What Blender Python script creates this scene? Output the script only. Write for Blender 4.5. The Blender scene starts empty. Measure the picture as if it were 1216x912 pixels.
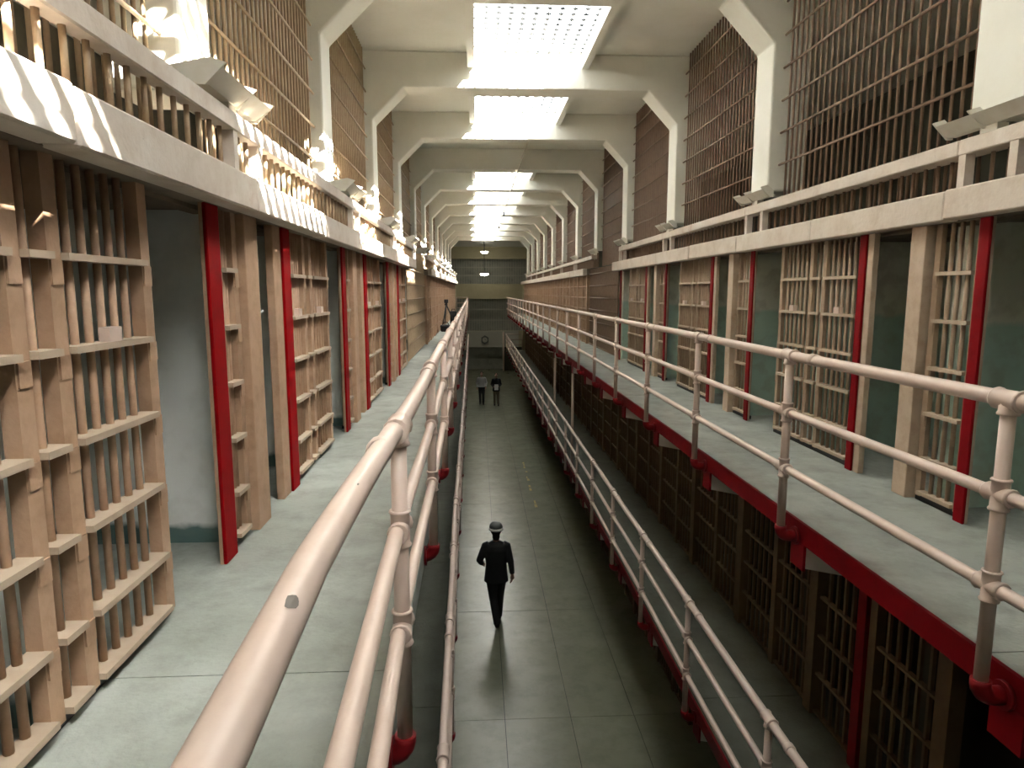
import bpy, bmesh, math, random
from mathutils import Vector, Matrix
random.seed(7)
C = bpy.context.scene.collection
S = bpy.context.scene
PI = math.pi
GZ = 5.72                      # camera height above the ground floor; everything is authored with the camera at z=0, then lifted

# ------------------------------------------------------------------ camera, world, sun, exposure
cam_d = bpy.data.cameras.new('camera'); cam = bpy.data.objects.new('camera', cam_d); C.objects.link(cam)
fwd = Vector((0.05208, 0.98907, -0.13791)).normalized(); rgt = Vector((0.99862, -0.05258, 0)).normalized()
upv = rgt.cross(fwd)
cam.matrix_world = Matrix(((rgt.x, upv.x, -fwd.x, 0), (rgt.y, upv.y, -fwd.y, 0), (rgt.z, upv.z, -fwd.z, GZ), (0, 0, 0, 1)))
cam_d.sensor_width = 36; cam_d.lens = 790 / 1216 * 36; cam_d.clip_start = 0.02; cam_d.clip_end = 200
S.camera = cam
W = bpy.data.worlds.new('sky'); S.world = W; W.use_nodes = True
W.node_tree.nodes['Background'].inputs[0].default_value = (0.72, 0.86, 1.0, 1)
W.node_tree.nodes['Background'].inputs[1].default_value = 2.5
SUN_DIR = Vector((-1, 0.92, -1.13)).normalized()
sd = bpy.data.lights.new('sun', 'SUN'); sd.energy = 480; sd.angle = 0.009; sd.color = (1, 0.96, 0.88)
sun = bpy.data.objects.new('sun', sd); C.objects.link(sun); sun.location = (9, -7, 16)
sun.rotation_euler = SUN_DIR.to_track_quat('-Z', 'Y').to_euler()
hd_ = bpy.data.lights.new('hazy_sky_light', 'SUN'); hd_.energy = 13; hd_.angle = math.radians(94); hd_.color = (1.0, 0.98, 0.93)   # bright haze round the sun, coming through the rough roof glass
haze = bpy.data.objects.new('hazy_sky_light', hd_); C.objects.link(haze); haze.location = (8, -6, 18); haze.rotation_euler = Vector((-.95, .70, -1.14)).to_track_quat('-Z', 'Y').to_euler()
gd_ = bpy.data.lights.new('hazy_sun_glare', 'SUN'); gd_.energy = 42; gd_.angle = math.radians(30); gd_.color = (1.0, 0.98, 0.92)   # sunlight spread by the rough glass
glare = bpy.data.objects.new('hazy_sun_glare', gd_); C.objects.link(glare); glare.location = (8, -8, 19); glare.rotation_euler = Vector((-1, 1.42, -1.72)).to_track_quat('-Z', 'Y').to_euler()
PANE_GLOW = 1.75
S.view_settings.view_transform = 'Standard'; S.view_settings.look = 'None'
S.view_settings.exposure = 0.17; S.view_settings.gamma = 1; S.view_settings.use_curve_mapping = False
S.cycles.use_denoising = True
S.cycles.max_bounces = 8; S.cycles.diffuse_bounces = 4; S.cycles.transparent_max_bounces = 24
S.cycles.sample_clamp_indirect = 20

# ------------------------------------------------------------------ materials
def mat(name, base, rough=0.6, var=None, scale=6.0, amount=0.5, var2=None, scale2=2.0, amount2=0.35, bump=0.0, bscale=60, stretch=None, metallic=0.0, spec=0.4):
    m = bpy.data.materials.new(name); m.use_nodes = True
    nt = m.node_tree; N = nt.nodes; L = nt.links
    b = N['Principled BSDF']; b.inputs['Roughness'].default_value = rough; b.inputs['Metallic'].default_value = metallic
    b.inputs['Specular IOR Level'].default_value = spec
    geo = N.new('ShaderNodeNewGeometry'); src = geo.outputs['Position']
    if stretch:
        mp = N.new('ShaderNodeMapping'); mp.inputs['Scale'].default_value = stretch; L.new(src, mp.inputs[0]); src = mp.outputs[0]
    def layer(prev, colour, sc, am, lo=0.45, hi=0.7):
        n = N.new('ShaderNodeTexNoise'); n.inputs['Scale'].default_value = sc; n.inputs['Detail'].default_value = 6; n.inputs['Roughness'].default_value = 0.65
        L.new(src, n.inputs['Vector'])
        r = N.new('ShaderNodeMapRange'); r.inputs[1].default_value = lo; r.inputs[2].default_value = hi; r.inputs[3].default_value = 0; r.inputs[4].default_value = am
        L.new(n.outputs['Fac'], r.inputs[0])
        mx = N.new('ShaderNodeMix'); mx.data_type = 'RGBA'; L.new(r.outputs[0], mx.inputs['Factor'])
        if prev is None: mx.inputs['A'].default_value = (*base, 1)
        else: L.new(prev, mx.inputs['A'])
        mx.inputs['B'].default_value = (*colour, 1)
        return mx.outputs['Result']
    out = None
    if name == 'fascia_paint': specks = True
    else: specks = False
    if var: out = layer(None, var, scale, amount)
    if var2: out = layer(out, var2, scale2, amount2, 0.5, 0.66)
    if specks: out = layer(layer(out, (0.10, 0.06, 0.04), 26, 0.9, 0.70, 0.76), (0.36, 0.19, 0.09), 3.3, 0.55, 0.62, 0.74)
    if out is None: b.inputs['Base Color'].default_value = (*base, 1)
    else: L.new(out, b.inputs['Base Color'])
    if bump:
        n = N.new('ShaderNodeTexNoise'); n.inputs['Scale'].default_value = bscale; n.inputs['Detail'].default_value = 4; L.new(src, n.inputs['Vector'])
        bp = N.new('ShaderNodeBump'); bp.inputs['Strength'].default_value = bump; bp.inputs['Distance'].default_value = 0.01
        L.new(n.outputs['Fac'], bp.inputs['Height']); L.new(bp.outputs[0], b.inputs['Normal'])
    return m
def two_tone(name, low, high, zsplit, rough=0.8, mottle=0.35):
    """cell wall with a painted dado: darker paint up to zsplit (world height), paler paint above, peeling in patches"""
    m = mat(name, (1, 1, 1), rough); nt = m.node_tree; N = nt.nodes; L = nt.links; b = N['Principled BSDF']
    geo = N.new('ShaderNodeNewGeometry'); sp = N.new('ShaderNodeSeparateXYZ'); L.new(geo.outputs['Position'], sp.inputs[0])
    n = N.new('ShaderNodeTexNoise'); n.inputs['Scale'].default_value = 7; n.inputs['Detail'].default_value = 8; L.new(geo.outputs['Position'], n.inputs['Vector'])
    ad = N.new('ShaderNodeMath'); ad.operation = 'MULTIPLY_ADD'; ad.inputs[1].default_value = 0.10; L.new(n.outputs['Fac'], ad.inputs[0]); L.new(sp.outputs['Z'], ad.inputs[2])
    r = N.new('ShaderNodeMapRange'); r.inputs[1].default_value = zsplit + .03; r.inputs[2].default_value = zsplit + 0.07; L.new(ad.outputs[0], r.inputs[0])
    mx = N.new('ShaderNodeMix'); mx.data_type = 'RGBA'; L.new(r.outputs[0], mx.inputs['Factor'])
    mx.inputs['A'].default_value = (*low, 1); mx.inputs['B'].default_value = (*high, 1)
    r2 = N.new('ShaderNodeMapRange'); r2.inputs[1].default_value = 0.48; r2.inputs[2].default_value = 0.62; r2.inputs[4].default_value = mottle; L.new(n.outputs['Fac'], r2.inputs[0])
    m2 = N.new('ShaderNodeMix'); m2.data_type = 'RGBA'; L.new(r2.outputs[0], m2.inputs['Factor']); L.new(mx.outputs['Result'], m2.inputs['A']); m2.inputs['B'].default_value = (0.30, 0.28, 0.22, 1)
    L.new(m2.outputs['Result'], b.inputs['Base Color'])
    bp = N.new('ShaderNodeBump'); bp.inputs['Strength'].default_value = 0.4; bp.inputs['Distance'].default_value = 0.01; L.new(n.outputs['Fac'], bp.inputs['Height']); L.new(bp.outputs[0], b.inputs['Normal'])
    return m
def glow(name, colour, strength, see_through=0.0):
    m = bpy.data.materials.new(name); m.use_nodes = True; nt = m.node_tree; N = nt.nodes; L = nt.links
    N.remove(N['Principled BSDF']); out = N['Material Output']
    e = N.new('ShaderNodeEmission'); e.inputs[0].default_value = (*colour, 1); e.inputs[1].default_value = strength
    if see_through:
        t = N.new('ShaderNodeBsdfTransparent'); t.inputs[0].default_value = (see_through,) * 3 + (1,)
        a = N.new('ShaderNodeAddShader'); L.new(e.outputs[0], a.inputs[0]); L.new(t.outputs[0], a.inputs[1]); L.new(a.outputs[0], out.inputs[0])
    else: L.new(e.outputs[0], out.inputs[0])
    m.cycles.emission_sampling = 'FRONT'
    return m
M = {}
M['cream'] = mat('cream_paint', (0.83, 0.825, 0.74), 0.55, (0.75, 0.735, 0.63), 2.2, 0.5, (0.86, 0.865, 0.82), 0.8, 0.5, bump=0.15, bscale=25)
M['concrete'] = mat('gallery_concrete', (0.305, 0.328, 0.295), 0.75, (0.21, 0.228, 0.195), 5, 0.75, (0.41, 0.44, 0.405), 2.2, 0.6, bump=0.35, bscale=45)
M['concrete_low'] = mat('shaded_gallery_concrete', (0.095, 0.10, 0.075), 0.85, (0.06, 0.062, 0.045), 5, 0.7, (0.125, 0.13, 0.10), 2.2, 0.6, bump=0.3, bscale=45)  # lower-walkway copy of the gallery concrete, shadow put into its colour
M['post'] = mat('worn_post_paint', (0.46, 0.36, 0.27), 0.55, (0.32, 0.22, 0.14), 8, 0.6, (0.52, 0.43, 0.34), 3, 0.5)
M['ground'] = mat('ground_concrete', (0.205, 0.215, 0.15), 0.27, (0.14, 0.148, 0.10), 3, 0.6, (0.26, 0.275, 0.205), 1.1, 0.5, bump=0.08, bscale=30)
M['joint'] = mat('joint_dirt', (0.05, 0.05, 0.04), 0.9)
M['fascia'] = mat('fascia_paint', (0.57, 0.50, 0.425), 0.7, (0.42, 0.33, 0.245), 7, 0.55, (0.64, 0.60, 0.54), 2.0, 0.6, bump=0.3, bscale=35)
M['soffit'] = mat('dark_soffit', (0.20, 0.16, 0.115), 0.8, (0.10, 0.07, 0.05), 4, 0.7)  # dark brown with darker mottling
M['rail'] = mat('rail_paint', (0.60, 0.475, 0.405), 0.42, (0.52, 0.39, 0.32), 9, 0.5, (0.64, 0.54, 0.48), 3, 0.5, spec=0.5)
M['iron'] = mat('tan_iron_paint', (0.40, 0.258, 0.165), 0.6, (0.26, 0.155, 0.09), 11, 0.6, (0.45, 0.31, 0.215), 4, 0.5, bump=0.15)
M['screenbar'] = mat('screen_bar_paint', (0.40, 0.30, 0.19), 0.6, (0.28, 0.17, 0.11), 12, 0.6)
M['dust'] = mat('dusty_crossbar_paint', (0.42, 0.335, 0.25), 0.8, (0.36, 0.26, 0.18), 12, 0.5)
M['red'] = mat('red_paint', (0.27, 0.002, 0.004), 0.6, (0.18, 0.002, 0.003), 9, 0.5, spec=0.08)
M['darkred'] = mat('dark_red_paint', (0.17, 0.006, 0.008), 0.5, (0.11, 0.004, 0.005), 12, 0.6, spec=0.2)
M['edgered'] = mat('edge_red_paint', (0.17, 0.002, 0.005), 0.55, (0.10, 0.002, 0.004), 9, 0.6, spec=0.15)
M['redR'] = mat('shaded_red_paint', (0.19, 0.002, 0.005), 0.6, (0.12, 0.002, 0.003), 9, 0.5, spec=0.08)  # right-hand copy of the jamb red, darkened for the weaker light
M['chip'] = mat('bare_steel_chip', (0.16, 0.14, 0.12), 0.7)
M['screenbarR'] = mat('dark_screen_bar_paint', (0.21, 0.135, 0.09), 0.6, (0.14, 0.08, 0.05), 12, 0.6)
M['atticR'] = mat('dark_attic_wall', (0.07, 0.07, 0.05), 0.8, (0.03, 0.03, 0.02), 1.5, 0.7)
M['ironR'] = mat('shaded_tan_iron_paint', (0.33, 0.235, 0.16), 0.55, (0.22, 0.15, 0.095), 11, 0.5, bump=0.15)  # right-side copy of the tan iron, lower light put into the colour
M['lowiron'] = mat('shaded_iron_paint', (0.14, 0.092, 0.045), 0.6, (0.09, 0.055, 0.03), 9, 0.5)  # lower-tier iron, colour darkened to carry the shade down there
M['cellL'] = two_tone('cell_wall_white', (0.10, 0.17, 0.16), (0.84, 0.86, 0.83), GZ - 1.22, mottle=0.12)
M['cellR'] = two_tone('cell_wall_green', (0.40, 0.54, 0.46), (0.62, 0.62, 0.53), GZ - 0.20)
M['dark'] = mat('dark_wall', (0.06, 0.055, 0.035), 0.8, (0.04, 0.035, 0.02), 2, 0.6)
M['attic'] = mat('attic_wall', (0.20, 0.19, 0.14), 0.8, (0.11, 0.10, 0.07), 1.5, 0.7)
M['tray'] = mat('pale_metal', (0.72, 0.70, 0.62), 0.5, (0.60, 0.55, 0.42), 8, 0.5)
M['frame'] = mat('skylight_frame', (0.12, 0.13, 0.15), 0.6)
M['pane'] = glow('skylight_glass', (1.0, 0.99, 0.95), PANE_GLOW, 0.72)
M['lamp'] = glow('lamp_glass', (1.0, 0.93, 0.78), 50.0)
M['endcream'] = mat('end_wall_beige', (0.50, 0.46, 0.30), 0.7, (0.42, 0.38, 0.24), 2, 0.5)
M['endgrey'] = mat('end_wall_grey', (0.42, 0.44, 0.38), 0.7, (0.18, 0.19, 0.16), 2, 0.5)
M['endwhite'] = mat('end_wall_white', (0.52, 0.52, 0.45), 0.7)
M['black'] = mat('black_cloth', (0.010, 0.010, 0.010), 0.75)
M['suit'] = mat('dark_suit', (0.014, 0.015, 0.014), 0.85)
M['blackplastic'] = mat('black_plastic', (0.015, 0.015, 0.016), 0.5)
M['skin'] = mat('skin', (0.36, 0.20, 0.14), 0.6)
M['hair'] = mat('dark_hair', (0.012, 0.009, 0.007), 0.7)
M['capgrey'] = mat('grey_cap', (0.16, 0.17, 0.16), 0.7)
M['capband'] = mat('pale_cap_band', (0.45, 0.46, 0.43), 0.6)
M['shirt'] = mat('white_shirt', (0.42, 0.42, 0.40), 0.8)
M['khaki'] = mat('khaki_cloth', (0.12, 0.10, 0.06), 0.8)
M['white'] = mat('white_paper', (0.72, 0.72, 0.68), 0.7)
M['yellow'] = mat('worn_yellow_paint', (0.30, 0.24, 0.06), 0.7, (0.19, 0.18, 0.10), 14, 0.9)

# ------------------------------------------------------------------ builders
WL = {}                                                 # authored world location of every parent (no rotations are used)
def wl(o): return WL.get(o.name, Vector((0, 0, 0))) if o else Vector((0, 0, 0))
class MB:
    def __init__(s): s.v = []; s.f = []; s.sm = []
    def face(s, pts, smooth=False):
        n = len(s.v); s.v += [tuple(p) for p in pts]; s.f.append(tuple(range(n, n + len(pts)))); s.sm.append(smooth); return s
    def box(s, x0, x1, y0, y1, z0, z1):
        if x0 > x1: x0, x1 = x1, x0
        n = len(s.v)
        s.v += [(x0, y0, z0), (x1, y0, z0), (x1, y1, z0), (x0, y1, z0), (x0, y0, z1), (x1, y0, z1), (x1, y1, z1), (x0, y1, z1)]
        for q in ((0, 3, 2, 1), (4, 5, 6, 7), (0, 1, 5, 4), (1, 2, 6, 5), (2, 3, 7, 6), (3, 0, 4, 7)):
            s.f.append(tuple(n + i for i in q)); s.sm.append(False)
        return s
    def prism(s, poly, axis, a0, a1):
        """extrude a 2D polygon along an axis: 'y' polygons are (x,z), 'x' are (y,z), 'z' are (x,y)"""
        def P(p, a): return {'y': (p[0], a, p[1]), 'x': (a, p[0], p[1]), 'z': (p[0], p[1], a)}[axis]
        k = len(poly); n = len(s.v)
        s.v += [P(p, a0) for p in poly] + [P(p, a1) for p in poly]
        s.f.append(tuple(n + i for i in range(k))); s.f.append(tuple(n + k + i for i in reversed(range(k)))); s.sm += [False, False]
        for i in range(k):
            j = (i + 1) % k; s.f.append((n + j, n + i, n + k + i, n + k + j)); s.sm.append(False)
        return s
    def tube(s, path, r, n=8, cap=True, ry=None):
        """loft a closed tube along the path; r (and ry) one number or one per point"""
        path = [Vector(p) for p in path]; k = len(path)
        rs = r if hasattr(r, '__len__') else [r] * k; rys = (ry if hasattr(ry, '__len__') else [ry] * k) if ry else rs
        base = len(s.v); prev = None
        for i, p in enumerate(path):
            t = (path[min(i + 1, k - 1)] - path[max(i - 1, 0)]).normalized()
            if prev is None:
                a = Vector((1, 0, 0)) if abs(t.x) < 0.9 else Vector((0, 1, 0))
            else: a = prev
            u = (a - t * a.dot(t)).normalized(); w = t.cross(u); prev = u
            for j in range(n):
                g = 2 * PI * j / n; s.v.append(tuple(p + u * math.cos(g) * rs[i] + w * math.sin(g) * rys[i]))
        for i in range(k - 1):
            for j in range(n):
                a = base + i * n + j; b = base + i * n + (j + 1) % n
                s.f.append((a, b, b + n, a + n)); s.sm.append(True)
        if cap:
            s.f.append(tuple(base + j for j in reversed(range(n)))); s.f.append(tuple(base + (k - 1) * n + j for j in range(n))); s.sm += [False, False]
        return s
    def ball(s, c, rx, ry, rz, n=14, m=9):
        c = Vector(c); base = len(s.v)
        s.v.append((c.x, c.y, c.z - rz))
        for i in range(1, m):
            a = -PI / 2 + PI * i / m
            for j in range(n):
                g = 2 * PI * j / n; s.v.append((c.x + rx * math.cos(a) * math.cos(g), c.y + ry * math.cos(a) * math.sin(g), c.z + rz * math.sin(a)))
        s.v.append((c.x, c.y, c.z + rz)); top = len(s.v) - 1
        for j in range(n):
            s.f.append((base, base + 1 + (j + 1) % n, base + 1 + j)); s.sm.append(True)
            e = base + 1 + (m - 2) * n; s.f.append((e + j, e + (j + 1) % n, top)); s.sm.append(True)
        for i in range(m - 2):
            for j in range(n):
                a = base + 1 + i * n + j; b = base + 1 + i * n + (j + 1) % n; s.f.append((a, b, b + n, a + n)); s.sm.append(True)
        return s
    def lathe(s, c, prof, n=16):
        """prof: list of (radius, z) around a vertical axis through c"""
        c = Vector(c); base = len(s.v); k = len(prof)
        for r, z in prof:
            for j in range(n):
                g = 2 * PI * j / n; s.v.append((c.x + r * math.cos(g), c.y + r * math.sin(g), c.z + z))
        for i in range(k - 1):
            for j in range(n):
                a = base + i * n + j; b = base + i * n + (j + 1) % n; s.f.append((a, b, b + n, a + n)); s.sm.append(True)
        s.f.append(tuple(base + j for j in reversed(range(n)))); s.f.append(tuple(base + (k - 1) * n + j for j in range(n))); s.sm += [False, False]
        return s
    def mesh(s, name, m, origin=(0, 0, 0)):
        o = Vector(origin); me = bpy.data.meshes.new(name)
        me.from_pydata([tuple(Vector(v) - o) for v in s.v], [], s.f)
        me.polygons.foreach_set('use_smooth', s.sm); me.materials.append(m); me.update(); return me
    def build(s, name, m, parent=None, at=None, label=None, kind=None):
        """link as ONE object; authored in world coordinates, origin at `at` (default: the parent's place)"""
        at = Vector(at) if at is not None else wl(parent)
        return place(s.mesh(name, m, at), name, parent, at, label, kind)
def place(me, name, parent, at, label=None, kind=None):
    o = bpy.data.objects.new(name, me); C.objects.link(o); at = Vector(at)
    if parent: o.parent = parent
    o.location = at - wl(parent); WL[o.name] = at
    if label: o['label'] = label
    if kind: o['kind'] = kind
    return o
def tag(o, label=None, cat=None, group=None, kind=None):
    if label: o['label'] = label
    if cat: o['category'] = cat
    if group: o['group'] = group
    if kind: o['kind'] = kind
    return o
def thing(name, label, cat, loc, group=None):
    o = bpy.data.objects.new(name, None); C.objects.link(o); o.location = loc; WL[o.name] = Vector(loc); o.empty_display_size = 0.1
    return tag(o, label, cat, group)
def struct(name, mb, m, parent=None, at=None): return mb.build(name, m, parent, at, kind=None if parent else 'structure')
def bevel(o, w=0.006, seg=1):
    b = o.modifiers.new('bevel', 'BEVEL'); b.width = w; b.segments = seg; b.limit_method = 'ANGLE'; return o
ORD = 'first second third fourth fifth sixth seventh eighth ninth tenth eleventh twelfth thirteenth fourteenth fifteenth sixteenth seventeenth eighteenth nineteenth twentieth'.split()
ORD += ['twenty-' + w for w in ORD[:9]] + ['thirtieth'] + ['thirty-' + w for w in ORD[:9]]
SIDES = {'left': -1, 'right': 1}

# ------------------------------------------------------------------ layout numbers (camera at origin, y along the corridor)
Y0, YB, YE = -2.6, 40.2, 48.0          # back of what is built, end of the blocks, end wall
P = 3.08                                # two cells
JX = {'left': -1.235, 'right': 2.77}    # front of jambs and posts
DX = {'left': -1.285, 'right': 2.82}    # plane of the bars
FX = {'left': -1.10, 'right': 2.66}     # fascia front
SX = {'left': -1.46, 'right': 2.85}     # tall bar screens
R0 = {'left': 3.16, 'right': 3.50}      # first red jamb
ZT3, ZT2, ZG = -1.32, -3.52, -5.72      # gallery and ground levels
ZSOF, ZROOF, ZCEIL = 0.40, 0.565, 3.12
PITCH, FW = 2.98, 0.38                  # ceiling frames
GAP = {'left': (12.47, 16.75), 'right': (13.22, 16.75)}
def fy(k): return 3.71 + PITCH * k      # far face of frame k
def edgeL(y): return -0.262 - 0.0075 * y
def railx(side, y): return (-0.213 - 0.0075 * y + max(0, 1.9 - y) * .022) if side == 'left' else 1.74
BLOCKX = {'left': -5.0, 'right': 6.5}

# ------------------------------------------------------------------ the setting: ground floor and its slabs
fl = struct('floor', MB().box(-5.2, 6.8, Y0 - .3, YE + .4, ZG - .25, ZG - .012), M['joint'])
xs = [-1.45, -0.55, 0.34, 1.233, 2.10, 3.0]
ys = [8.26 + 3.07 * i for i in range(-4, 14)]; ys = [Y0 - .3] + [y for y in ys if Y0 < y < YE - 1] + [YE + .4]
for i in range(len(ys) - 1):
    for j in range(5):
        g = 0.004
        MB().box(xs[j] + g, xs[j + 1] - g, ys[i] + g, ys[i + 1] - g, ZG - .03, ZG + random.uniform(-.0015, 0)).build('slab', M['ground'], fl, ((xs[j] + xs[j + 1]) / 2, (ys[i] + ys[i + 1]) / 2, ZG))
# outer shell
struct('wall_left', MB().box(-5.2, -5.0, Y0 - .3, YE + 1.5, ZG, ZCEIL + .15), M['attic'])
struct('wall_right', MB().box(6.5, 6.7, Y0 - .3, YE + 1.5, ZG, ZCEIL + .15), M['atticR'])
struct('wall_back', MB().box(-5.2, 6.7, Y0 - .3, Y0, ZG, ZCEIL + .15), M['dark'])
# cell blocks: roofs, galleries' upper floors, backs of the cells and partitions
for sd_, s in SIDES.items():
    fx = FX[sd_]; bx = BLOCKX[sd_]; back = fx + s * 2.6
    for (a, b, ) in ((Y0, GAP[sd_][0]), (GAP[sd_][1], YB)):
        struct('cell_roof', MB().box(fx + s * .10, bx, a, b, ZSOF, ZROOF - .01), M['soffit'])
        struct('cell_back_wall', MB().box(back, back + s * .15, a, b, ZT3 - .16, ZSOF), M['cell' + ('L' if s < 0 else 'R')])
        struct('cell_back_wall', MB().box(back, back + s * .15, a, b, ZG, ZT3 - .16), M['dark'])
    for z in (ZT3, ZT2):
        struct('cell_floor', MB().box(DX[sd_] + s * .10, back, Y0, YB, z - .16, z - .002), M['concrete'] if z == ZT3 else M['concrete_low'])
    cm = M['cellL'] if s < 0 else M['cellR']
    ks = [k for k in range(-2, 13)]
    for k in ks:
        for rel in (0.36, 1.915):
            y = R0[sd_] + k * P + rel
            if y < Y0 or y > YB or GAP[sd_][0] < y < GAP[sd_][1]: continue
            struct('cell_partition', MB().box(DX[sd_] + s * .05, back, y - .05, y + .05, ZT3 - .002, ZSOF), cm)
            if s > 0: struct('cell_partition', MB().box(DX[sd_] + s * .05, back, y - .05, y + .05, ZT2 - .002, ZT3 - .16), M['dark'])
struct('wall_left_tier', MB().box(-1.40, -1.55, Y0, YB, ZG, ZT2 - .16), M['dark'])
for sd_, s in SIDES.items():                                    # block ends
    struct('block_end_wall', MB().box(JX[sd_], BLOCKX[sd_], YB, YB + .2, ZG, ZROOF), M['endcream'])

# ceiling: strips each side of the skylights and the pieces between them
SKX = (-0.01, 1.42)
SKY_BAYS = [-2, -1, 0, 1, 2, 4, 5, 6, 7, 8, 9, 10]
ce = MB(); ce.box(-5.2, SKX[0], Y0 - .3, YE + 1.5, ZCEIL, ZCEIL + .15); ce.box(SKX[1], 6.7, Y0 - .3, YE + 1.5, ZCEIL, ZCEIL + .15)
def bay(k): return fy(k) + 0.62, fy(k + 1) - FW
prev = Y0 - .3
for k in SKY_BAYS:
    a, b = bay(k); a = max(a, Y0 + .1)
    ce.box(SKX[0], SKX[1], prev, a, ZCEIL, ZCEIL + .15); prev = b
ce.box(SKX[0], SKX[1], prev, YE + 1.5, ZCEIL, ZCEIL + .15)
struct('ceiling', ce, M['cream'])
# concrete portal frames (columns with chamfered corners and ceiling beam)
CL, CR = -1.36, 2.73
out = [(-1.72, .93), (CL, .93), (CL, 2.26), (-.94, 2.67), (2.33, 2.67), (CR, 2.25), (CR, .93), (3.10, .93), (3.10, ZCEIL), (-1.72, ZCEIL)]
for k in range(-2, 12):
    y = fy(k)
    if y - FW < Y0: continue
    mb = MB(); mb.prism(out, 'y', y - FW, y)
    o = struct('portal_frame', mb, M['cream'], at=(.7, y - FW / 2, .93)); bevel(o, .018, 2)
# skylights
nc, pw = 10, (SKX[1] - SKX[0]) / 10
def pane_mb(x, y, w, h, z):
    c = 0.028; g = 0.006
    x0, x1, y0, y1 = x + g, x + w - g, y + g, y + h - g
    return [(x0 + c, y0), (x1 - c, y0), (x1, y0 + c), (x1, y1 - c), (x1 - c, y1), (x0 + c, y1), (x0, y1 - c), (x0, y0 + c)]
for i, k in enumerate(SKY_BAYS):
    a, b = bay(k); a = max(a, Y0 + .1); nr = max(1, round((b - a) / .152)); ph = (b - a) / nr
    zc = ZCEIL + .02
    w = thing('window_%d' % (i + 1), None, None, (sum(SKX) / 2, (a + b) / 2, zc)); tag(w, kind='structure')
    fr = MB()
    for c in range(nc + 1): fr.box(SKX[0] + c * pw - .006, SKX[0] + c * pw + .006, a, b, zc + .005, zc + .03)
    for r in range(nr + 1): fr.box(*SKX, a + r * ph - .006, a + r * ph + .006, zc + .005, zc + .03)
    for c in range(nc + 1):
        for r in range(nr + 1):
            x, y = SKX[0] + c * pw, a + r * ph; q = .042
            fr.prism([(x - q, y), (x, y - q), (x + q, y), (x, y + q)], 'z', zc - .004, zc + .012)
    fr.build('frame', M['frame'], w)
    fn = MB()
    for r in range(nr + 1): fn.box(*SKX, a + r * ph - .007, a + r * ph + .007, zc + .031, zc + .09)
    fn.build('fin', M['frame'], w, kind='stuff')
    cu = MB()
    for x in (SKX[0] - .09, SKX[1]): cu.box(x, x + .09, a, b, ZCEIL - .19, ZCEIL + .001)
    cu.box(SKX[0] - .09, SKX[1] + .09, a - .09, a, ZCEIL - .19, ZCEIL + .001)
    cu.build('curb', M['cream'], w)
    if k == 1:
        me = None
        for r in range(nr):
            for c in range(nc):
                x, y = SKX[0] + c * pw, a + r * ph
                if me is None: m0 = MB(); m0.prism(list(reversed(pane_mb(0, 0, pw, ph, 0))), 'z', 0, .02); me = m0.mesh('pane', M['pane'])
                place(me, 'pane', w, (x, y, zc))
    else:
        pm = MB()
        for r in range(nr):
            for c in range(nc):
                pm.prism(list(reversed(pane_mb(SKX[0] + c * pw, a + r * ph, pw, ph, 0))), 'z', zc, zc + .02)
        pm.build('pane', M['pane'], w, kind='stuff')

# ------------------------------------------------------------------ galleries: slab, red edge, brackets
def gallery(sd_, z):
    s = SIDES[sd_]; inner = DX[sd_] + s * .11
    e = (lambda y: edgeL(y)) if s < 0 else (lambda y: 1.85)
    a, b = Y0, YB
    g = struct('gallery_floor', MB().prism([(inner, a), (e(a) + s * .02, a), (e(b) + s * .02, b), (inner, b)][::s], 'z', z - .10, z - .012), M['joint'], at=(inner, 0, z))
    yy = [2.2 + P * i for i in range(-1, 13)]; yy = [a] + [y for y in yy if a < y < b] + [b]
    for i in range(len(yy) - 1):
        y0, y1 = yy[i] + .003, yy[i + 1] - .003
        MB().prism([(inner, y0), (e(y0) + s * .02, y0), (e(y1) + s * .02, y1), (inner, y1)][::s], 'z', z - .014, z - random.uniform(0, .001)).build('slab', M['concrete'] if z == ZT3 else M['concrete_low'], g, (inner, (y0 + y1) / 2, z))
    MB().prism([(e(a) + s * .02, a), (e(a), a), (e(b), b), (e(b) + s * .02, b)][::s], 'z', z - .115, z + .004).build('edge_channel', M['edgered'] if s > 0 else M['concrete'], g, label='red steel edge channel' if s > 0 else None)
    y = (1.87 if s < 0 else 2.06) - 2 * 1.54
    while y < YB:
        x = e(y); zt = z - .115
        xi = x + s * (.012 if s > 0 else .12); hb = MB().prism([(xi, zt), (xi, zt - .14), (x + s * .30, zt - .20), (inner, zt - .20), (inner, zt)], 'y', y - .06, y + .06).build('bracket', M['cream'], g, (x, y, zt), label='pale concrete bracket')
        if s > 0: MB().box(x - s * .004, x + s * .012, y - .075, y + .075, zt - .15, zt).build('front_plate', M['edgered'], hb, label='red front plate')
        y += 1.54
    return g
for sd_ in SIDES:
    for z in (ZT3, ZT2): gallery(sd_, z)

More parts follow.
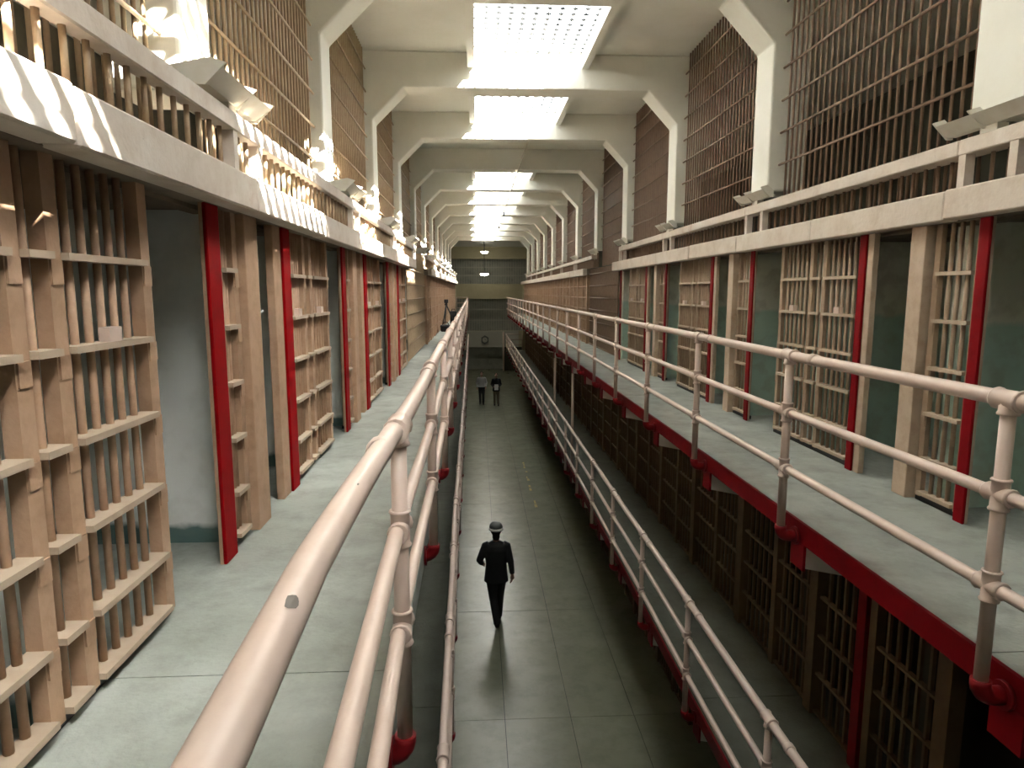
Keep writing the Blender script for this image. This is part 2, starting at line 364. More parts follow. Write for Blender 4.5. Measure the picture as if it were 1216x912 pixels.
# ------------------------------------------------------------------ pipe handrails
def post_meshes(zr, zfoot, s):
    """shared meshes around a post whose foot (x,y) is 0,0; z relative to the gallery floor"""
    pm = MB().tube([(0, 0, zfoot), (0, 0, zr[0])], .0235, 12).mesh('post', M['rail'])
    tee = MB(); tee.tube([(0, -.055, 0), (0, -.048, 0), (0, -.042, 0), (0, .042, 0), (0, .048, 0), (0, .055, 0)], [.036, .038, .033, .033, .038, .036], 12)
    tee.tube([(0, 0, -.05), (0, 0, -.043), (0, 0, -.038), (0, 0, 0)], [.033, .034, .030, .030], 12)
    cross = MB(); cross.tube([(0, -.055, 0), (0, -.048, 0), (0, -.042, 0), (0, .042, 0), (0, .048, 0), (0, .055, 0)], [.030, .033, .028, .028, .033, .030], 12)
    cross.tube([(0, 0, -.055), (0, 0, -.049), (0, 0, -.044), (0, 0, .044), (0, 0, .049), (0, 0, .055)], [.030, .033, .028, .028, .033, .030], 12)
    el = MB(); pts = [(0, 0, .006), (0, 0, -.012)] + [(s * (.045 - .045 * math.cos(t)), 0, -.012 - .045 * math.sin(t)) for t in [PI / 8 * i for i in range(1, 5)]] + [(s * (.085 if s > 0 else .048), 0, -.057)]
    el.tube([(p[0], p[1], p[2]) for p in pts], .033, 12); el.tube([(s * (.078 if s > 0 else .036), 0, -.057), (s * (.094 if s > 0 else .05), 0, -.057)], .052, 14)
    return pm, tee.mesh('tee_fitting', M['rail']), cross.mesh('cross_fitting', M['rail']), el.mesh('post_foot', M['darkred'])
def lerp(tab, y):
    for (a, va), (b, vb) in zip(tab, tab[1:]):
        if y <= b: return va + (vb - va) * max(0, min(1, (y - a) / (b - a)))
    return tab[-1][1]
NEAR_TOP = [(.3, -.028), (.53, -.032), (.92, -.036), (1.3, -.025), (1.66, -.012), (2.1, 0)]
LOW_LEFT = [(2.0, .042), (3.3, .033), (4.4, .026), (7.2, 0)]
def handrail(sd_, z, label, heights, foot, yfirst, yend, wob=0.0):
    s = SIDES[sd_]
    h = thing('pipe_handrail', label, 'handrail', (railx(sd_, yfirst), yfirst, z))
    pm, tm, xm, em = post_meshes(heights, foot, s)
    cm = MB().tube([(0, -.022, 0), (0, -.018, 0), (0, .018, 0), (0, .022, 0)], [.029, .0325, .0325, .029], 12).mesh('coupling', M['rail'])
    for name, hh, r in zip(('top_rail', 'middle_rail', 'lower_rail'), heights, (.0275, .022, .022)):
        pts = []; y = Y0 + .1; tab = (NEAR_TOP if name == 'top_rail' else [(0, -.004), (9, -.004)]) if z == ZT3 else LOW_LEFT
        if s > 0: tab = [(0, 0), (1, 0)]
        while y < yend:
            pts.append((railx(sd_, y) + lerp(tab, y) + wob * math.sin(y * 1.9 + hh * 3) * .6, y, z + hh + wob * .5 * math.sin(y * 1.3))); y += .2 if y < 4 else .4
        pts.append((railx(sd_, yend), yend, z + hh)); MB().tube(pts, r, 12).build(name, M['rail'], h)
    y = yfirst - 1.54 * math.floor((yfirst - Y0 - .2) / 1.54)
    while y < yend:
        x = railx(sd_, y) + (lerp(LOW_LEFT, y) if s < 0 and z == ZT2 else 0); p = place(pm, 'post', h, (x, y, z))
        place(tm, 'tee_fitting', p, (x, y, z + heights[0]))
        for hh in heights[1:]: place(xm, 'cross_fitting', p, (x, y, z + hh))
        place(em, 'post_foot', p, (x, y, z + foot), label='dark red elbow foot')
        if y < 20: place(cm, 'coupling', h, (x + (-.014 if s < 0 and y < 2 and z == ZT3 else 0), y - .26, z + heights[0]))
        y += 1.54
    return h
NEAR_RAIL = handrail('left', ZT3, 'pink-beige pipe handrail of the upper left gallery, nearest in the foreground', (.935, .64, .335), -.02, 1.87, 40.0, .006)
handrail('left', ZT2, 'pink-beige pipe handrail of the lower left gallery, seen edge-on below the near one', (.96, .66, .34), -.02, 1.87, 40.0, .005)
handrail('right', ZT3, 'pink-beige pipe handrail along the upper right gallery with red edge', (.968, .648, .328), -.02, 2.06, 38.5, .004)
handrail('right', ZT2, 'pink-beige pipe handrail along the lower right gallery above the dark floor', (.968, .648, .328), -.02, 2.06, 40.0, .004)
for nm, y in (('nearer', 13.05), ('farther', 16.1)):
    q = MB().tube([(1.90, y, ZT2), (1.90, y, ZT3 - .115)], .028, 10).build('support_pipe', M['rail'], None, (1.90, y, ZT2))
    tag(q, '%s of two thin pale support pipes standing on the lower right gallery' % nm, 'pipe')

def chip(rail_x, y, z, r, w, l, a0, parent):
    """worn bare patch lying on a round rail: a curved oval just proud of the paint"""
    mb = MB(); n = 12; ring = []
    for k in range(n):
        g = 2 * PI * k / n; q = 1 + random.uniform(-.15, .15); a = a0 + q * w / r * math.cos(g); ring.append((rail_x + (r + .0009) * math.sin(a), y + q * l * math.sin(g), z + (r + .0009) * math.cos(a)))
    c = (rail_x + (r + .0012) * math.sin(a0), y, z + (r + .0012) * math.cos(a0))
    for k in range(n): mb.face([c, ring[k], ring[(k + 1) % n]])
    mb.build('paint_chip', M['chip'], parent, c, label='dark worn patch in the rail paint')
for y, w, l in ((.745, .0085, .017), (1.22, .002, .006)):
    x = railx('left', y) + lerp(NEAR_TOP, y) + .006 * math.sin(y * 1.9 + .935 * 3) * .6
    chip(x, y, ZT3 + .935 + .003 * math.sin(y * 1.3), .0275, w, l, .50, NEAR_RAIL)
for sd_, z, x0, x1, w_ in (('left', ZT3, -1.22, -.53, 'upper left'), ('right', ZT2, 1.76, 2.76, 'lower right')):
    t = thing('end_handrail', 'short pipe handrail closing the far end of the %s gallery' % w_, 'handrail', ((x0 + x1) / 2, 40.12, z))
    for n_, hh in zip(('top_rail', 'middle_rail', 'lower_rail'), (.96, .64, .33)): MB().tube([(x0, 40.12, z + hh), (x1, 40.12, z + hh)], .025, 8).build(n_, M['rail'], t)
    for x in (x0 + .02, x1 - .02): MB().tube([(x, 40.12, z), (x, 40.12, z + .96)], .0235, 8).build('post', M['rail'], t)

# ------------------------------------------------------------------ fascia, parapet rails and tall bar screens above the cells
for sd_, s in SIDES.items():
    x = FX[sd_]; ph = 3.76 if s > 0 else 3.52
    for part, (a, b) in (('near', (Y0, GAP[sd_][0] - .05)), ('far', (GAP[sd_][1], YB))):
        rt = thing('roof_fascia', None, None, (x, (a + b) / 2, ZSOF)); tag(rt, kind='structure')
        yy = [ph + 1.54 * i for i in range(-5, 26)]; yy = [a] + [y for y in yy if a + .2 < y < b - .2] + [b]
        for i in range(len(yy) - 1):
            d = random.uniform(-.006, .006); dz = random.uniform(-.006, .004)
            if yy[i + 1] > 21: d = dz = 0
            bevel(MB().box(x + d, x + s * .11, yy[i] + .006, yy[i + 1] - .006, ZSOF + dz, ZROOF + dz).build('fascia_panel', M['fascia'], rt, (x, (yy[i] + yy[i + 1]) / 2, ZSOF)), .008)
ZR0, ZR1 = .745, .83
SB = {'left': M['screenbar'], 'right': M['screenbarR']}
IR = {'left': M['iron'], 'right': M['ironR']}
def parapet(sd_, k, label):
    s = SIDES[sd_]; y0, y1 = fy(k), fy(k + 1); x = FX[sd_] + s * .02
    y0 = max(y0, Y0 + .05)
    t = thing('parapet_rail', label, 'railing', (x, (y0 + y1) / 2, ZROOF))
    bevel(MB().box(x, x + s * (.13 if s > 0 else .07), y0 + .002, y1 - .002, ZR0, ZR1).build('rail', M['fascia'], t), .006)
    for y in (y1 - .42, y1 - .06): MB().box(x + s * .005, x + s * .06, y, y + .055, ZROOF - .01, ZR0).build('post', M['fascia'], t)
    bm_ = MB().tube([(0, 0, ZROOF - .01), (0, 0, ZR0 + .01)], .0115, 6)
    n = int((y1 - y0) / .116)
    if -1 <= k <= 2:
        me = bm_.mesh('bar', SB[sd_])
        for i in range(n): place(me, 'bar', t, (x + s * (.10 if s > 0 else .045), y0 + (i + .5) * .116, 0))
    else:
        q = MB()
        for i in range(n): yy = y0 + (i + .5) * .116; q.box(x + s * .04, x + s * .06, yy - .01, yy + .01, ZROOF - .01, ZR0 + .01)
        q.build('bar', SB[sd_], t, kind='stuff')
def screen(sd_, y0, y1, z0, z1, label, single, levels):
    s = SIDES[sd_]; x = SX[sd_]
    t = thing('bar_screen', label, 'bar screen', (x, (y0 + y1) / 2, z0))
    n = int((y1 - y0) / .09)
    if single:
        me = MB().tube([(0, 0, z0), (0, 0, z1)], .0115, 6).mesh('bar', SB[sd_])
        for i in range(n): place(me, 'bar', t, (x, y0 + (i + .5) * .09, 0))
    else:
        q = MB()
        for i in range(n): yy = y0 + (i + .5) * .09; q.box(x - .01, x + .01, yy - .01, yy + .01, z0, z1)
        q.build('bar', SB[sd_], t, kind='stuff')
    for z in levels: MB().tube([(x - s * .019, y0, z), (x - s * .019, y1, z)], .0105, 6).build('crossbar', SB[sd_], t)
LEV = [1.17 + .286 * i for i in range(7)]
for sd_ in SIDES:
    n = 0
    for k in range(-2, 12):
        y0 = max(fy(k), Y0 + .05); y1 = fy(k + 1) - FW
        if k == 11: continue
        in_gap = k == 3
        if k >= -1: n += 1
        nm = ORD[n - 1] if k >= -1 else 'unseen'
        if k >= -1:
            lab = 'tall screen of brown bars in the %s bay from the camera, upper %s' % (nm, sd_)
            lab2 = 'pale parapet rail with short bars below the %s bar screen, upper %s' % (nm, sd_)
        else:
            lab = 'tall screen of brown bars beside and behind the camera, upper %s' % sd_; lab2 = 'pale parapet rail with short bars behind the camera, upper %s' % sd_
        screen(sd_, y0 + .01, y1 - .01, ZROOF if not in_gap else ZROOF, ZCEIL, lab, -1 <= k <= 1, LEV)
        if not in_gap: parapet(sd_, k, lab2)
    a, b = GAP[sd_]
    s = SIDES[sd_]; xs_ = SX[sd_]; SX[sd_] = DX[sd_] + s * .02
    screen(sd_, a + .12, b - .02, ZT3, ZROOF - .02, 'barred screen closing the stair gap of the upper %s gallery' % sd_, False, [ZT3 + .03 + .285 * i for i in range(7)])
    SX[sd_] = xs_
# pale angled trays under each column
def tray(sd_, k, label):
    s = SIDES[sd_]; y = fy(k) - (FW / 2 if s > 0 else FW / 2 + .17); x = FX[sd_]
    y0, y1 = y - .36, y + .30
    t = thing('floodlight_tray', label, 'light tray', (x + s * .07, y, ZR1))
    a, b, c = (x - s * .05, .925), (x + s * .03, .868), (CL - .01 if s < 0 else CR + .01, .868)
    th = .012
    MB().prism([a, b, c, (c[0], c[1] + th), (b[0] + s * .004, b[1] + th), (a[0] + s * .012, a[1] + .004)], 'y', y0, y1).build('pan', M['tray'], t)
    for yy in (y0, y + .03, y1): MB().prism([(a[0] - s * .015, a[1] + .02), (b[0] - s * .005, b[1] - .012), (c[0] - s * .02, c[1] - .012), (c[0] - s * .02, c[1] + .05), (x + s * .0, .965)], 'y', yy - .006, yy + .006).build('end_plate', M['tray'], t)
    MB().box(x + s * .04, x + s * .10, y - .06, y + .06, ZR1 - .002, .868).build('foot', M['tray'], t)
for sd_ in SIDES:
    n = 0
    for k in range(-1, 12):
        if k >= 0: n += 1
        tray(sd_, k, 'pale angled metal tray under the %s column from the camera, upper %s' % (ORD[n - 1], sd_) if k >= 0 else 'pale angled metal tray under the column above the camera, upper %s' % sd_)

# ------------------------------------------------------------------ cell fronts of the upper galleries
LEVELS = [-1.262, -1.04, -.755, -.47, -.18, .105]
def bar_panel(sd_, y0, y1, label, nbars, group=None, number=False, name='cell_grille', stiles=True):
    s = SIDES[sd_]; x = DX[sd_]; w = (.066 if s < 0 else .05) if stiles else 0; fr, bk = (.03, .02) if s < 0 else (.018, .014)
    t = thing(name, label, 'cell grille', (x, (y0 + y1) / 2, ZT3), group)
    for y in ((y0, y1 - w) if stiles else ()):
        mb = MB().box(x - s * fr, x + s * bk, y, y + w, ZT3 + .03, ZSOF)
        yi = y0 + w - .004 if y == y0 else y1 - w - .016
        for z in LEVELS[1:]: mb.box(x - s * (fr + .006), x - s * fr, y + .006, y + w - .006, z - .085, z - .012)
        mb.build('stile', IR[sd_], t)
    for z in LEVELS: MB().box(x - s * (.055 if s < 0 else .042), x + s * (.018 if s < 0 else .012), y0 + w - (.002 if stiles else -.001), y1 - w + (.002 if stiles else -.001), z - .011, z + .011).build('crossbar', M['dust'], t)
    MB().box(x - s * .012, x + s * .03, y0 + .001, y1 - .001, ZT3, ZT3 + .035).build('track_gap', M['blackplastic'], t, label='black strip for bottom track and shaded gap')  # track drawn black to paint the shade of the gap under the panel
    if s > 0 or True:
        me = MB().tube([(0, 0, ZT3 + .05), (0, 0, ZSOF)], .0135, 8).mesh('bar', IR[sd_])
        g = (y1 - y0 - 2 * w) / (nbars + 1)
        for i in range(nbars): place(me, 'bar', t, (x, y0 + w + g * (i + 1), 0))
    if number:
        yy = y0 + w + (y1 - y0 - 2 * w) * .5
        MB().box(x - s * .05, x - s * .015, yy - .05, yy + .03, LEVELS[4] + .011, LEVELS[4] + .06).build('tag_plate', M['rail'], t, label='small pale box on a crossbar')
    return t
def slab_post(sd_, y0, y1, name, m, label, cat, proud=0.0, depth=.10):
    s = SIDES[sd_]; x = JX[sd_] - s * proud
    if m is M['red']:
        o = thing(name, label, cat, (x, (y0 + y1) / 2, ZT3))
        MB().box(x + s * .018, x + s * depth, y0 + .004, y1 - .004, ZT3, ZSOF).build('backing', M['iron'] if s < 0 else M['post'], o, label='tan backing bar')
        bevel(MB().box(x, x + s * .018, y0, y1, ZT3, ZSOF).build('red_face', m if s < 0 else M['redR'], o), .004); return o
    o = bevel(MB().box(x, x + s * depth, y0, y1, ZT3, ZSOF).build(name, m, None, (x, (y0 + y1) / 2, ZT3)), .004)
    return tag(o, label, cat)
PAT = {'left': dict(ra=(0, .15), pn=(.17, .46), post=(.475, .68), jamb=(1.03, 1.18), rb=(1.20, 1.36), l1=(1.385, 1.85), gapp=(1.852, 1.968), l2=(1.97, 2.59)),
       'right': dict(ra=(.015, .095), pn=(.105, .50), post=(.52, .66), jamb=(1.09, 1.155), rb=(1.165, 1.245), l1=(1.255, 1.82), gapp=(1.822, 1.983), l2=(1.985, 2.57))}
for sd_, s in SIDES.items():
    nR = nP = nG = 0
    for k in range(-1, 4):
        b0 = R0[sd_] + k * P; pt = PAT[sd_]
        yr = lambda key: (b0 + pt[key][0], b0 + pt[key][1])
        lim = GAP[sd_][0]
        def word(n, what): return '%s %s from the camera' % (ORD[n], what)
        if k == -1:
            if s < 0:
                bar_panel(sd_, *yr('l1'), 'tan barred grille at the very left edge of the photo, left gallery', 4)
                bar_panel(sd_, *yr('gapp'), 'narrow tan barred strip between the two nearest wide grilles, left gallery', 1, stiles=False)
                bar_panel(sd_, *yr('l2'), 'nearest complete wide tan grille with small box on it, beside open doorway, left gallery', 5, number=True)
            else:
                bar_panel(sd_, *yr('l2'), 'tan barred grille just outside the right edge of the photo, right gallery', 5)
            continue
        y = yr('ra')
        if y[1] < lim + .02:
            slab_post(sd_, *y, 'red_door_jamb', M['red'], 'red door jamb, %s counting both sorts along the upper %s gallery' % (ORD[nR], sd_), 'door jamb', .012, .035); nR += 1
        if b0 + .6 > lim: continue
        bar_panel(sd_, *yr('pn'), '%s narrow tan grille from the camera, just beyond a red jamb, upper %s gallery' % (ORD[nP], sd_), 3)
        slab_post(sd_, *yr('post'), 'door_post', M['iron'] if s < 0 else M['post'], '%s broad tan post from the camera on the upper %s gallery, before an open doorway' % (ORD[nP], sd_), 'post', .02, .085 if s < 0 else .12)
        slab_post(sd_, *yr('jamb'), 'door_post', M['iron'] if s < 0 else M['post'], '%s slim tan post from the camera, upper %s gallery, just before a red jamb' % (ORD[nP], sd_), 'post', 0, .05 if s < 0 else .045)
        nP += 1
        if yr('rb')[1] < lim:
            slab_post(sd_, *yr('rb'), 'red_door_jamb', M['red'], 'red door jamb, %s counting both sorts along the upper %s gallery' % (ORD[nR], sd_), 'door jamb', .012, .035); nR += 1
        if yr('l2')[1] < lim:
            q = 'upper %s gallery' % sd_
            bar_panel(sd_, *yr('l1'), 'nearer leaf of the %s wide grille pair beyond the red jambs, %s' % (ORD[nG], q), 5, number=True)
            bar_panel(sd_, *yr('gapp'), 'narrow barred strip inside the %s wide grille pair, %s' % (ORD[nG], q), 1, stiles=False)
            bar_panel(sd_, *yr('l2'), 'farther leaf of the %s wide grille pair beyond the red jambs, %s' % (ORD[nG], q), 5, number=True)
            nG += 1
# lintel over the cell fronts, behind the fascia
for sd_, s in SIDES.items():
    for a, b in ((Y0, GAP[sd_][0]), (GAP[sd_][1], YB)):
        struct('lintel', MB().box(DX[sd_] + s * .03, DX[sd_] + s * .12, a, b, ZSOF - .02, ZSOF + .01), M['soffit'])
# closed cell fronts: beyond the gap, and the lower right tiers
def cell_front(sd_, y0, z0, z1, label, m, nb, bars_single=False, post_m=None, red=False):
    s = SIDES[sd_]; x = DX[sd_]; w = 1.54
    t = thing('barred_cell', label, 'cell front', (x, y0 + w / 2, z0))
    h = z1 - z0
    MB().box(x - s * .05, x + s * .05, y0 + .01, y0 + .13, z0, z1).build('post', post_m or m, t)
    MB().box(x - s * .04, x + s * .03, y0 + .76, y0 + .84, z0, z1).build('post', post_m or m, t)
    if red: MB().box(x - s * .06, x + s * .03, y0 + .86, y0 + .96, z0, z1).build('door_jamb', M['darkred'], t, label='red door jamb')
    q = MB(); g = (w - .13) / (nb + 1)
    for i in range(nb): yy = y0 + .13 + g * (i + 1); q.box(x - .012, x + .012, yy - .012, yy + .012, z0, z1)
    q.build('bar', m, t, kind='stuff')
    for i in range(6): z = z0 + .035 + i * (h / 6.1); MB().box(x - s * .026, x + s * .014, y0 + .13, y0 + w, z - .010, z + .010).build('crossbar', m, t)
    return t
for sd_ in SIDES:
    y = GAP[sd_][1] + .02; n = 0
    while y + 1.54 < YB:
        cell_front(sd_, y, ZT3, ZSOF, '%s closed tan barred cell front beyond the stair gap, upper %s gallery' % (ORD[n], sd_), M['iron'], 12); n += 1; y += 1.54
y = R0['right'] - .02; n = 0
while y + 1.54 < YB:
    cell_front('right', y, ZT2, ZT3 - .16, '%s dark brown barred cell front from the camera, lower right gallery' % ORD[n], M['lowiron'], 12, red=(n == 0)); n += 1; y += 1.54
y = 8.0; n = 0
while y + 1.54 < YB:
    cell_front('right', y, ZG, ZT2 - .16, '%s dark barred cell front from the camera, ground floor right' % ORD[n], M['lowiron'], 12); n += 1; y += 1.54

# ------------------------------------------------------------------ end wall
E_ = YE
for z0, z1, dy in ((2.28, ZCEIL, 0), (-.53, .53, 0), (-3.98, -2.82, -.06)): struct('wall_end', MB().box(-5.0, 6.5, E_ + dy, E_ + .3, z0, z1), M['endcream'])
struct('wall_end_panel', MB().box(-1.4, 3.0, E_ - .12, E_ - .06, -3.98, -2.82), M['endwhite'])
struct('wall_end_recess', MB().box(-5.0, 6.5, E_ + 1.2, E_ + 1.3, ZG, ZCEIL), M['endgrey'])
struct('wall_end_jamb', MB().box(-5.0, -.85, E_, E_ + .3, ZG, -3.98), M['dark'])
struct('wall_end_jamb', MB().box(1.95, 6.5, E_, E_ + .3, ZG, -3.98), M['dark'])
struct('floor_end', MB().box(-5.0, 6.5, E_ + .4, E_ + 1.3, ZG - .2, ZG), M['ground'])
for x in (-.85, 1.9): tag(MB().tube([(x, E_ - .3, ZG), (x, E_ - .3, -2.9)], .07, 12).build('door_pillar', M['rail'], None, (x, E_ - .3, ZG)), 'pale round pillar at the %s of the dark far doorway' % ('left' if x < 0 else 'right'), 'pillar')
for lab, z0, z1 in (('upper barred opening above the beige band of the far end wall', .53, 2.28), ('lower barred opening below the beige band of the far end wall', -2.82, -.53)):
    t = thing('end_bar_screen', lab, 'bar screen', (.55, E_ + .15, z0)); q = MB()
    for i in range(64): x = -4.9 + i * .175; q.box(x - .02, x + .02, E_ + .13, E_ + .17, z0 + .003, z1 - .003)
    q.build('bar', M['endwhite'], t, kind='stuff')
    for i in range(1, 3): z = z0 + (z1 - z0) * i / 3; MB().box(-4.9, 6.4, E_ + .10, E_ + .13, z - .025, z + .025).build('crossbar', M['endwhite'], t)
t = thing('wall_clock', 'round clock with dark rim on the pale panel above the far doorway', 'clock', (.57, E_ - .12, -3.45))
hexa = [(.57 + .30 * math.cos(a), -3.45 + .33 * math.sin(a)) for a in [PI / 2 + PI / 3 * i for i in range(6)]]
MB().prism(hexa, 'y', E_ - .20, E_ - .12).build('rim', M['capgrey'], t)
MB().prism([(.57 + .18 * math.cos(a), -3.45 + .18 * math.sin(a)) for a in [PI / 8 * i for i in range(16)]], 'y', E_ - .212, E_ - .20).build('face', M['endwhite'], t)
MB().box(.56, .58, E_ - .218, E_ - .212, -3.46, -3.33).box(.57, .66, E_ - .218, E_ - .212, -3.46, -3.44).build('hand', M['black'], t)
for nm, x, y, z in (('upper', .55, 45.6, 2.62), ('lower', .47, 41.0, 1.04)):
    t = thing('pendant_lamp', '%s of two glowing pendant lamps hanging before the far end wall' % nm, 'lamp', (x, y, z))
    MB().tube([(x, y, z + .12), (x, y, ZCEIL)], .018, 8).build('rod', M['frame'], t)
    MB().lathe((x, y, z), [(.03, -.10), (.16, -.08), (.24, -.02), (.25, .02), (.20, .04)], 18).build('globe', M['lamp'], t, label='glowing lamp glass')
    MB().lathe((x, y, z), [(.27, .03), (.22, .07), (.10, .12), (.03, .14)], 18).build('shade', M['tray'], t)
t = thing('ceiling_conduit', 'thin pale conduit running under the ceiling beams past the skylights', 'conduit', (.93, 27, 2.64))
MB().tube([(.935, 12.4, 2.655), (.93, 40.9, 2.655)], .014, 8).build('pipe', M['tray'], t)
for y in (23.0, 27.5): MB().tube([(.93, y, 2.65), (.93, y, 2.52)], .035, 10).build('fixture', M['frame'], t, label='small dark fixture hanging from the conduit')

# ------------------------------------------------------------------ people
def remesh(o, v, smooth=2):
    m = o.modifiers.new('remesh', 'REMESH'); m.mode = 'VOXEL'; m.voxel_size = v; m.use_smooth_shade = True
    if smooth:
        q = o.modifiers.new('smooth', 'SMOOTH'); q.iterations = smooth; q.factor = .5
    return o
def person(label, at, H, facing, arms, legs, cols, cap=None, hold=None, vox=.009):
    """arms: per side (elbow, wrist, hand direction); legs: per side (knee, ankle, toe); +y is the way the figure faces before `facing` turns it"""
    root = thing('person', label, 'person', at); k = H / 1.80
    def T(p): return Vector((at[0] + k * (p[0] * math.cos(facing) - p[1] * math.sin(facing)), at[1] + k * (p[0] * math.sin(facing) + p[1] * math.cos(facing)), at[2] + k * p[2]))
    def tb(mb, pts, rs, n=10, ry=None): mb.tube([T(p) for p in pts], [r * k for r in rs], n, True, [r * k for r in ry] if ry else None)
    def ell(mb, c, rx, ry, rz): n0 = len(mb.v); mb.ball((0, 0, 0), rx, ry, rz); mb.v[n0:] = [tuple(T((c[0] + v[0], c[1] + v[1], c[2] + v[2]))) for v in mb.v[n0:]]
    body = MB()
    torso_z = [.86, .96, 1.08, 1.22, 1.36, 1.45, 1.50]
    def torso(mb, zs, xs_, ys_):
        n0 = len(mb.v); mb.tube([(0, .0, z) for z in zs], xs_, 18, True, ys_); mb.v[n0:] = [tuple(T(v)) for v in mb.v[n0:]]
    torso(body, torso_z, [.155, .165, .145, .165, .18, .15, .07], [.10, .105, .095, .11, .115, .09, .06])
    tb(body, [(0, 0, 1.45), (0, .015, 1.60)], [.058, .054], 12)
    ell(body, (0, .025, 1.675), .076, .098, .122); ell(body, (0, .055, 1.61), .055, .062, .06)       # skull and jaw
    tb(body, [(0, .118, 1.69), (0, .137, 1.655), (0, .118, 1.645)], [.010, .016, .012], 8)            # nose
    for sx in (-1, 1): ell(body, (sx * .078, .02, 1.67), .012, .022, .033)
    ell(body, (0, .112, 1.612), .024, .010, .010)
    jk, tr, sh = MB(), MB(), MB()
    for i, sx in enumerate((-1, 1)):
        el, wr, hd = arms[i]; shd = (sx * .175, 0, 1.43)
        tb(body, [shd, el, wr], [.052, .042, .028])
        hd = Vector(hd).normalized(); wr_ = Vector(wr); side = Vector((0, 1, 0)) if abs(hd.y) < .7 else Vector((sx * -.3, 0, 1)).normalized()
        side = (side - hd * side.dot(hd)).normalized(); pn = hd.cross(side)
        palm = [wr_, wr_ + hd * .05, wr_ + hd * .095]
        tb(body, palm, [.026, .040, .038], 10, [.020, .018, .016])
        curl = pn * (-1 if pn.x * sx > 0 else 1)
        for f, ln in zip((-1.4, -.45, .5, 1.4), (.066, .080, .075, .058)):
            b_ = wr_ + hd * .088 + side * f * .0195
            tb(body, [b_, b_ + hd * ln * .5 + curl * .006, b_ + hd * ln * .85 + curl * .024, b_ + hd * ln + curl * .040], [.0105, .0100, .0092, .007], 8)
        b_ = wr_ + hd * .03 + side * .03
        tb(body, [b_, b_ + side * .028 + hd * .028 + curl * .01, b_ + side * .038 + hd * .062 + curl * .02], [.013, .011, .009], 8)
        e2 = Vector(el); w2 = Vector(wr); cuff = e2.lerp(w2, .93)
        tb(jk, [(sx * .13, 0, 1.44), shd, Vector(shd).lerp(e2, .5), e2, e2.lerp(w2, .5), cuff], [.075, .076, .066, .058, .052, .045], 12)
        kn, an, toe = legs[i]; hip = (sx * .088, 0, .93)
        tb(body, [hip, kn, an], [.078, .055, .036])
        tb(tr, [(sx * .07, 0, .97), hip, Vector(hip).lerp(Vector(kn), .5), kn, Vector(kn).lerp(Vector(an), .5), Vector(an) + (Vector(kn) - Vector(an)) * -.05], [.10, .102, .090, .072, .066, .062], 12)
        a_, t_ = Vector(an), Vector(toe)
        tb(body, [a_, a_ * .5 + t_ * .5, t_], [.035, .035, .028], 8)
        d = (t_ - a_); d.normalize(); sole = Vector((0, 0, -.02))
        heel = a_ - Vector((d.x, d.y, 0)) * .055 + Vector((0, 0, -.045))
        sh = MB(); tb(sh, [heel, a_ + Vector((0, 0, -.03)), a_.lerp(t_, .55), t_ + Vector((0, 0, .002)), t_ + d * .03], [.034, .046, .046, .040, .018], 12); remesh(sh.build('shoe', cols[2], root), .009)
    torso(tr, [.80, .90, 1.0, 1.06], [.15, .175, .16, .15], [.10, .115, .105, .10])
    jz = [.80, .86, 1.0, 1.12, 1.25, 1.37, 1.44, 1.49, 1.515] if cols[3] else [.96, 1.0, 1.06, 1.12, 1.25, 1.37, 1.44, 1.49, 1.51]
    torso(jk, jz, [.212, .205, .187, .178, .195, .21, .19, .115, .078], [.150, .14, .128, .122, .135, .14, .115, .08, .06])
    remesh(body.build('body', M['skin'], root), vox * k)
    remesh(jk.build('jacket' if cols[3] else 'shirt', cols[0], root), .012); remesh(tr.build('trousers', cols[1], root), .012)
    hr = MB(); ell(hr, (0, .0, 1.70), .086, .098, .108); ell(hr, (0, -.018, 1.60), .066, .062, .075); remesh(hr.build('hair', M['hair'], root), .012)
    for sx in (-1, 1):
        e = MB(); ell(e, (sx * .031, .108, 1.685), .013, .010, .009); e.build('eye', M['white'], root)
    if cap:
        cm = MB(); c0 = T((0, .02, 1.735)); cm.lathe(c0, [(.100 * k, -.01), (.112 * k, .02), (.108 * k, .055), (.088 * k, .085), (.05 * k, .10), (.01, .104)], 20); cm.build('cap', M['capgrey'], root)
        bd = MB(); bd.lathe(c0, [(.115 * k, -.035), (.128 * k, -.02), (.126 * k, -.008), (.104 * k, .014)], 20); bd.build('cap_band', M['capband'], root, label='pale cap band and brim')
    if hold:
        pass
    return T
r_ = lambda *a: Vector(a)
person('man in a dark suit and pale grey cap walking away down the corridor floor', (.30, 10.85, ZG), 1.80, 0,
       [((-.285, -.05, 1.19), (-.245, .17, 1.05), (.15, .8, -.45)), ((.245, -.05, 1.16), (.275, .0, .915), (.0, .08, -1))],
       [((-.055, -.02, .50), (.005, -.24, .15), (.01, -.12, .045)), ((.075, .14, .51), (.05, .20, .085), (.055, .36, .03))],
       (M['suit'], M['suit'], M['black'], True), cap=True)
person('person in a white shirt and dark trousers, left of two far down the corridor', (.22, 33.6, ZG), 1.68, PI,
       [((-.26, -.03, 1.17), (-.22, .12, .98), (.1, .5, -.7)), ((.26, -.03, 1.17), (.25, .02, .92), (0, .1, -1))],
       [((-.09, .04, .50), (-.09, .0, .08), (-.10, .15, .03)), ((.09, .02, .50), (.08, -.03, .08), (.10, .12, .03))],
       (M['shirt'], M['suit'], M['black'], False), vox=.013)
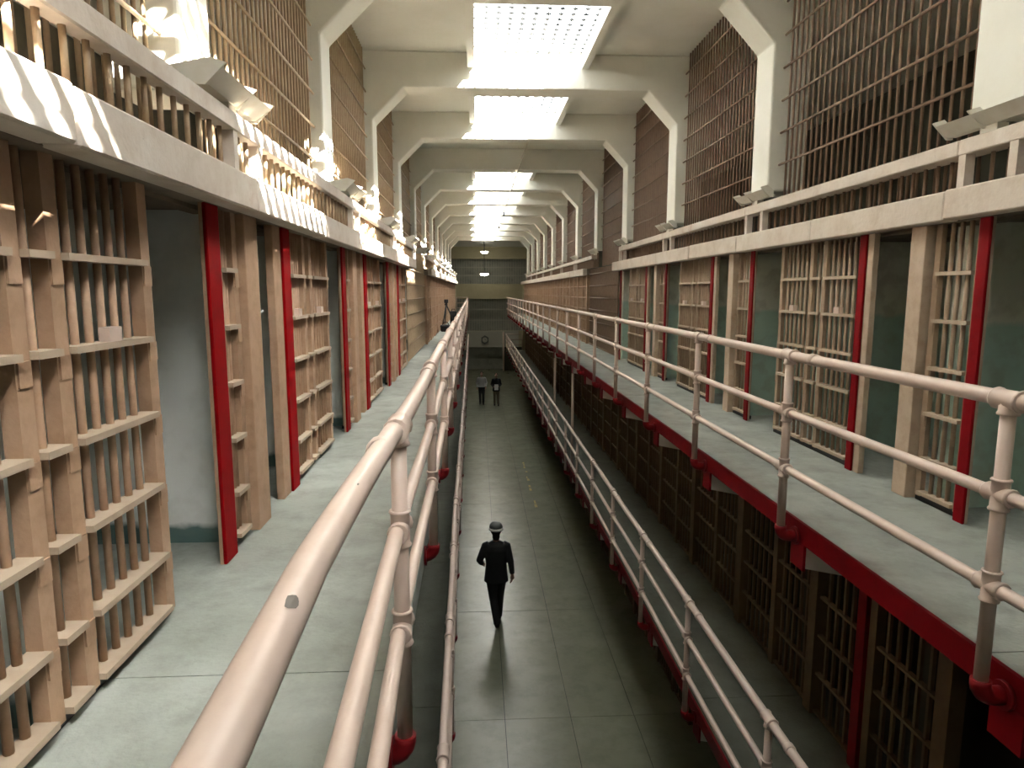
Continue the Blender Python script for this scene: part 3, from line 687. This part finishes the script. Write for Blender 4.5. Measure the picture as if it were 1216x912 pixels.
T = person('person in a dark jacket and khaki trousers with white paper, right of two far ahead', (.95, 33.2, ZG), 1.66, PI,
       [((-.26, .0, 1.17), (-.12, .22, 1.08), (.6, .6, -.1)), ((.26, .0, 1.17), (.14, .22, 1.06), (-.6, .6, -.1))],
       [((-.09, .04, .50), (-.10, .06, .08), (-.11, .21, .03)), ((.09, .0, .50), (.09, -.08, .08), (.10, .07, .03))],
       (M['suit'], M['khaki'], M['black'], True), vox=.013)
p = T((0, .358, 1.06)); tag(MB().box(p.x - .10, p.x + .10, p.y - .006, p.y + .006, p.z - .14, p.z + .14).build('paper', M['white'], None, p), 'white paper held by the right person far down the corridor', 'paper')

# ------------------------------------------------------------------ small things
tx, ty, tz = -1.06, 23.4, -.45
t = thing('tripod', 'black camera tripod standing far along the left gallery', 'tripod', (tx, ty, ZT3))
for q in ((-1.20, 22.9), (-1.17, 24.1), (-.70, 23.6)):
    lg = MB().tube([(tx, ty, tz), ((tx + q[0]) / 2, (ty + q[1]) / 2, (tz + ZT3) / 2), (q[0], q[1], ZT3 + .008)], [.024, .020, .014], 8).build('leg', M['blackplastic'], t)
    MB().ball((q[0], q[1], ZT3 + .02), .022, .022, .02).build('foot', M['blackplastic'], lg)
MB().lathe((tx, ty, tz), [(.03, -.05), (.05, -.02), (.05, .02), (.03, .05)], 12).build('collar', M['blackplastic'], t)
hd = MB().box(tx - .07, tx + .07, ty - .05, ty + .09, tz + .05, tz + .17); hd.tube([(tx, ty - .05, tz + .11), (tx, ty - .18, tz + .11)], .04, 12); hd.build('camera', M['blackplastic'], t)
def bag(x, y, w, d, h, label):
    t = thing('camera_bag', label, 'bag', (x, y, ZT3))
    b = bevel(MB().box(x - w / 2, x + w / 2, y - d / 2, y + d / 2, ZT3, ZT3 + h).build('body', M['black'], t), .05, 3)
    f = bevel(MB().box(x - w / 2 - .01, x + w / 2 + .01, y - d / 2 - .012, y + d / 2 + .01, ZT3 + h * .68, ZT3 + h + .02).build('flap', M['blackplastic'], t), .03, 2)
    MB().tube([(x - w * .3, y, ZT3 + h), (x - w * .2, y, ZT3 + h + .10), (x + w * .2, y, ZT3 + h + .10), (x + w * .3, y, ZT3 + h)], .014, 8).build('handle', M['black'], t)
bag(-1.03, 22.2, .34, .30, .20, 'low black camera bag lying on the left gallery by the tripod')
bag(-.96, 27.5, .26, .26, .50, 'upright black backpack standing beyond the tripod on the left gallery')
for nm, x, y0, y1 in (('longer worn yellow paint dash on the corridor floor, the farther one', 1.53, 18.6, 21.9), ('short worn yellow paint dash on the corridor floor, the nearer one', 1.57, 17.1, 17.8)):
    q = MB(); y = y0
    while y < y1:
        l = random.uniform(.12, .34); w = random.uniform(.02, .04); dx = random.uniform(-.02, .02)
        if random.random() < .7: q.prism([(x + dx - w, y), (x + dx + w, y + .02), (x + dx + w * .7, y + l), (x + dx - w, y + l - .03)], 'z', ZG - .001, ZG + .0015)
        y += l + random.uniform(.02, .12)
    tag(q.build('floor_marking', M['yellow'], None, (x, (y0 + y1) / 2, ZG)), nm, 'floor marking')

# ------------------------------------------------------------------ lift the whole place so that the ground floor lies at z = 0
for o in list(S.objects):
    if o.parent is None and o.type in ('MESH', 'EMPTY'): o.location.z += GZ
